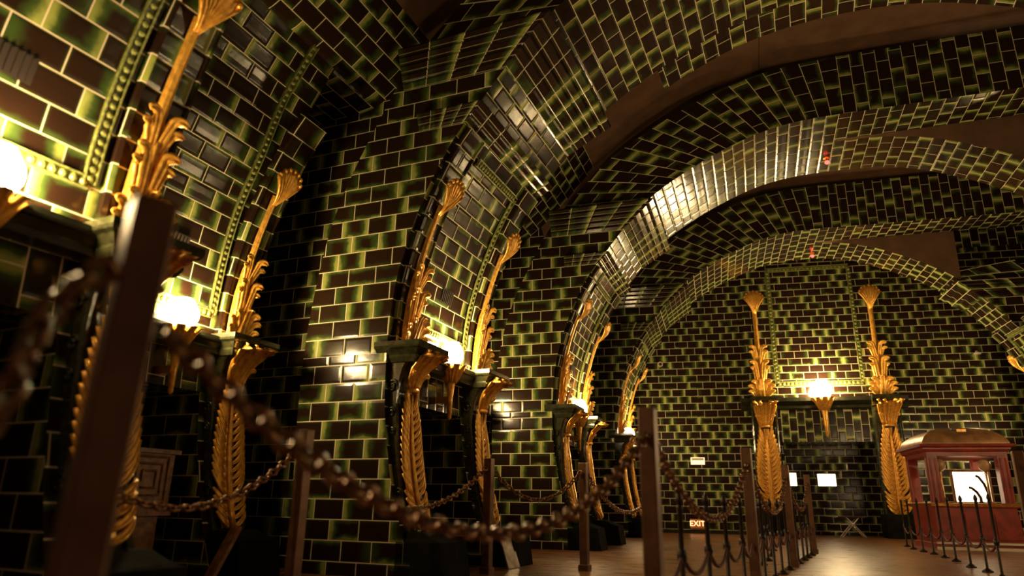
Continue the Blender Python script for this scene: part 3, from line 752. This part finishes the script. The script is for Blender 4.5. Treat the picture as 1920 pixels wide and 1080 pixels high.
# ------------------------------------------------------------------ ticket booth
bo = P2W(END, 0, 12.27-102.88*C_, 0); BF = (bo, END[1])
def BX(u, v, z): return P2W(BF, u, v, z)
bt = empty('ticket_booth', BX(4.13, .6, 0), END[1], 'dark red booth with rounded bronze roof, at right before end wall', 'booth')
L, Dp = 1.10, 1.15; hx, hy = L/2, Dp/2
mb = MB(); mb.grid([[(-hx-q, -hy-q, z), (hx+q, -hy-q, z), (hx+q, hy+q, z), (-hx-q, hy+q, z)] for q, z in ((.03, 0), (.03, .08), (0, .09), (0, .60))], True, 0, True)
for k in range(-1, 2): mb.box((k*.40, -hy-.008, .33), (.32, .02, .36))
body = mb.obj('base', REDPAINT, bt)
mb = MB(); mb.box((0, -hy-.035, .095), (L+.1, .03, .03)); mb.box((0, -hy-.03, .02), (L+.1, .05, .04)); mb.obj('base_rail', CREAM, body)
mb = MB(); mb.grid([[(-hx-q, -hy-q, z), (hx+q, -hy-q, z), (hx+q, hy+q, z), (-hx-q, hy+q, z)] for q, z in ((.0, .60), (.05, .62), (.06, .66), (.03, .67))], True, 0, True); mb.obj('counter', BRASS, bt)
for x in (-1, 1):
    for y in (-1, 1):
        mb = MB(); mb.box((x*(hx-.07), y*(hy-.07), 1.01), (.14, .14, .72))
        for q in (-.035, .035): mb.tube([(x*(hx-.07)+q, y*(hy-.0), .68), (x*(hx-.07)+q, y*(hy-.0), 1.33)], .015, 8)
        mb.tube([(x*(hx), y*(hy-.07), .68), (x*(hx), y*(hy-.07), 1.33)], .016, 8)
        mb.obj('corner_column', REDPAINT, bt)
mb = MB(); mb.grid([[(-hx-q, -hy-q, z), (hx+q, -hy-q, z), (hx+q, hy+q, z), (-hx-q, hy+q, z)] for q, z in ((.0, 1.36), (.0, 1.42), (.03, 1.43), (.05, 1.46), (.05, 1.48), (.10, 1.50), (.11, 1.53), (.06, 1.54))], True, 0, True); mb.obj('cornice', REDPAINT, bt)
mb = MB(); rows = []
for i in range(17):
    a = math.pi/2*i/16; k = max(.02, math.cos(a))**1.0; q = .10+.90*k
    rows.append([((hx+.05)*q*x, (hy+.05)*(.25+.75*k)*y, 1.53+.285*math.sin(a)) for x, y in ((-1, -1), (-.5, -1.0), (0, -1), (.5, -1), (1, -1), (1, 0), (1, 1), (0, 1), (-1, 1), (-1, 0))])
mb.grid(rows, True, 0, True); roof = mb.obj('roof', DOMEM, bt)
mb = MB(); mb.box((0.0, -.34, 1.735), (.21, .26, .11)); lant = mb.obj('roof_lantern', IRON, roof)
mb = MB(); mb.box((0.02, -.476, 1.74), (.13, .02, .065)); mb.obj('lantern_pane', BRASS, lant)
for i, x in enumerate((-.27, .36)):
    st = empty('counter_lamp', BX(4.06+x, .22, .67), END[1], 'unlit round-shaded brass lamp standing at %s side of booth counter' % ('left', 'right')[i], 'lamp', 'brass lamps on the booth counter')
    mb = MB(); mb.lathe([(.05, 0), (.05, .015), (.018, .03), (.014, .4), (.022, .44), (.014, .47)], n=12); mb.obj('stand', BRASS, st, True)
    mb = MB(); mb.lathe([(.02, .46), (.075, .50), (.092, .56), (.075, .62), (.02, .66)], n=16); mb.obj('shade', TAN, st, True)
wn = empty('lit_panel', BX(4.38, .78, .67), END[1], 'tall bright lit panel in a dark frame inside the booth', 'panel')
mb = MB(); mb.box((0, 0, .24), (.52, .02, .50)); mb.obj('pane', PANEL, wn)
mb = MB()
for x, z, w, h in ((-.27, .24, .03, .54), (.27, .24, .03, .54), (0, .5, .57, .03), (0, -.005+.01, .57, .03)): mb.box((x, -.012, z), (w, .04, h))
mb.obj('frame', OAK, wn)
rt = [empty('curved_rod', BX(4.36+.12*i, .62, .67), END[1], '%s dark curved rod in front of the lit booth panel' % ('shorter left', 'taller right')[i], 'rod', 'dark curved rods in the booth') for i in (0, 1)]
for i, t in enumerate(rt):
    mb = MB(); hh = (.24, .42)[i]
    mb.tube([(.07, 0, 0), (.07, 0, hh*.35), (.03, 0, hh*.7), (-.03, 0, hh*.95), (-.07, 0, hh)], [.022, .022, .02, .02, .018], 8); mb.obj('rod', IRON, t, True)
    mb = MB(); mb.lathe([(.05, 0), (.05, .015), (.02, .03)], (.07, 0, 0), 12); mb.obj('foot', IRON, t, True)

# ------------------------------------------------------------------ signs and small fittings
def on_end(u, z, v=0): return P2W(END, u, v, z)
t = empty('exit_sign', on_end(.10, .10, -.05), END[1], 'small orange sign reading EXIT low on the end wall', 'sign')
mb = MB(); mb.box((0, 0, .10), (.30, .04, .19)); mb.obj('back', EXITB, t)
cu = bpy.data.curves.new('exit_text', 'FONT'); cu.body = 'EXIT'; cu.size = .16*K; cu.align_x = 'CENTER'; cu.align_y = 'CENTER'; cu.extrude = .004*K
tmp = bpy.data.objects.new('tmp', cu); COL.objects.link(tmp)
me = bpy.data.meshes.new_from_object(tmp.evaluated_get(bpy.context.evaluated_depsgraph_get())); bpy.data.objects.remove(tmp)
me.materials.clear(); me.materials.append(EXITM); me.name = 'letters'
o = bpy.data.objects.new('letters', me); COL.objects.link(o); o.parent = t; o.location = (0, -.027*K, .10*K); o.rotation_euler = (math.pi/2, 0, 0)
t = empty('notice_sign', on_end(.19, 1.44, -.02), END[1], 'small cream sign with added glow on the end wall above the sagging chain', 'sign')
mb = MB(); mb.box((0, 0, .08), (.30, .03, .15)); mb.obj('face', SIGNGLOW, t)
mb = MB(); mb.box((0, -.017, .12), (.26, .004, .05)); mb.obj('heading', CREAM, t)
for u, w, h, lab in ((2.24, .20, .30, 'narrow bright lit panel, left of two, inside end wall fireplace'), (2.96, .40, .28, 'wider bright lit panel, right of two, inside end wall fireplace')):
    t = empty('lit_panel', on_end(u, 1.02, .87), END[1], lab, 'panel', 'lit panels inside the end fireplace')
    mb = MB(); mb.box((0, 0, h/2), (w, .03, h)); mb.obj('pane', PANEL, t)
    mb = MB()
    for x, z, a, b in ((-w/2, h/2, .02, h+.02), (w/2, h/2, .02, h+.02), (0, 0, w+.02, .02), (0, h, w+.02, .02)): mb.box((x, -.01, z), (a, .04, b))
    mb.obj('frame', IRON, t)
def sprinkler(P, lab):
    t = empty('sprinkler_head', P, 0, lab, 'sprinkler', 'red-bulbed sprinklers under the arches')
    mb = MB(); mb.lathe([(.05, 0), (.05, -.012), (.015, -.02), (.015, -.05)], n=12); mb.obj('body', BRASS, t)
    mb = MB(); mb.lathe([(.01, -.05), (.032, -.065), (.036, -.085), (.02, -.105), (.002, -.11)], n=12); mb.obj('bulb', REDLED, t, True)
sprinkler((4.781, 9.579, 5.69), 'small red sprinkler bulb under the middle arch'); sprinkler((6.295, 13.746, 5.69), 'tiny red sprinkler bulb under the farthest arch')
t = empty('metal_ring', on_end(-.52, 3.72, -.01), END[1], 'small pale ring fixed to the end wall left of the palms', 'ring')
mb = MB(); mb.tube([(.05*math.cos(a), -.02, .05*math.sin(a)) for a in np.linspace(0, 2*math.pi, 17)[:-1]], .012, 8, closed=True); mb.obj('rim', CREAM, t, True)
mb = MB(); mb.box((0, -.01, 0), (.05, .02, .05)); mb.obj('centre', IRON, t)
t = empty('metal_hook', on_end(6.05, 3.72, -.01), END[1], 'tiny white hook on the end wall above the booth', 'hook')
mb = MB(); mb.lathe([(.07, 0), (.075, .02), (.03, .04), (.012, .07)], (0, -.05, 0), 12); mb.obj('cap', CREAM, t, True)
mb = MB(); mb.box((0, -.02, .06), (.03, .05, .03)); mb.obj('arm', CREAM, t)

# ------------------------------------------------------------------ cabinet, leaning boards, folding stool
cb = empty('pedestal_cabinet', P2W(FR[2], -1.42, -1.15, 0), FR[2][1], 'carved wooden pedestal cabinet behind the blurred post, lower left', 'cabinet')
mb = MB(); mb.box((0, 0, .22), (.34, .34, .44)); mb.box((0, 0, .03), (.42, .42, .06)); mb.obj('base', OAK, cb)
mb = MB(); mb.box((0, 0, .48), (.46, .46, .07)); mb.obj('ledge', OAK, cb)
mb = MB(); mb.box((0, 0, .90), (.48, .48, .03)); mb.obj('top', OAK, cb)
mb = MB(); mb.box((0, 0, .70), (.42, .42, .37)); hd = mb.obj('head', OAK, cb)
mb = MB()
for y in (-1,):
    for q, s in ((.16, 1), (.11, 1), (.06, 1)):
        for a in ((-q, -q, q, -q), (q, -q, q, q), (q, q, -q, q), (-q, q, -q, -q*.3)):
            mb.tube([(a[0], -.215, .70+a[1]), (a[2], -.215, .70+a[3])], .011, 6)
            mb.tube([(.215, a[0], .70+a[1]), (.215, a[2], .70+a[3])], .011, 6)
mb.obj('key_pattern', OAK, hd)
def leaning(name, pts, th, mat, label, cat):
    c = (Vector(pts[0])+Vector(pts[1]))/2; A, B, Cc, D = [Vector(p) for p in pts]; n = (B-A).cross(D-A).normalized()*th
    mb = MB(); mb.grid([[A, B, Cc, D], [A+n, B+n, Cc+n, D+n]], True, 0, True); return tag(mb.obj(name, mat, None, origin=(c.x, c.y, 0)), label, cat)
leaning('leaning_board', [(.0, 6.72, .0), (.105, 6.96, .0), (.0, 6.98, .33), (-.10, 6.74, .33)], .012, SILVER, 'shiny grey board leaning at the foot of second fireplace', 'board')
_q = [P2W(BAY[2], *c) for c in ((.60, 1.13, 0), (.68, 1.13, 0), (.68, 1.36, .37), (.60, 1.36, .37))]
leaning('leaning_plank', _q, .03, OAK, 'narrow plank leaning beside the set-back fireplace foot', 'plank')
fs = empty('folding_stool', (7.0, 14.72, 0), END[1], 'small folding stool standing by the end wall fireplace', 'stool')
mb = MB(); mb.box((-.1, 0, .40), (.46, .26, .025)); mb.obj('seat', IRON, fs)
for y in (-.11, .11):
    for s in (-1, 1):
        mb = MB(); mb.tube([(-.1-s*.12, y, .40), (-.1+s*.22, y, 0.01)], .014, 6); mb.obj('leg', SILVER, fs, True)
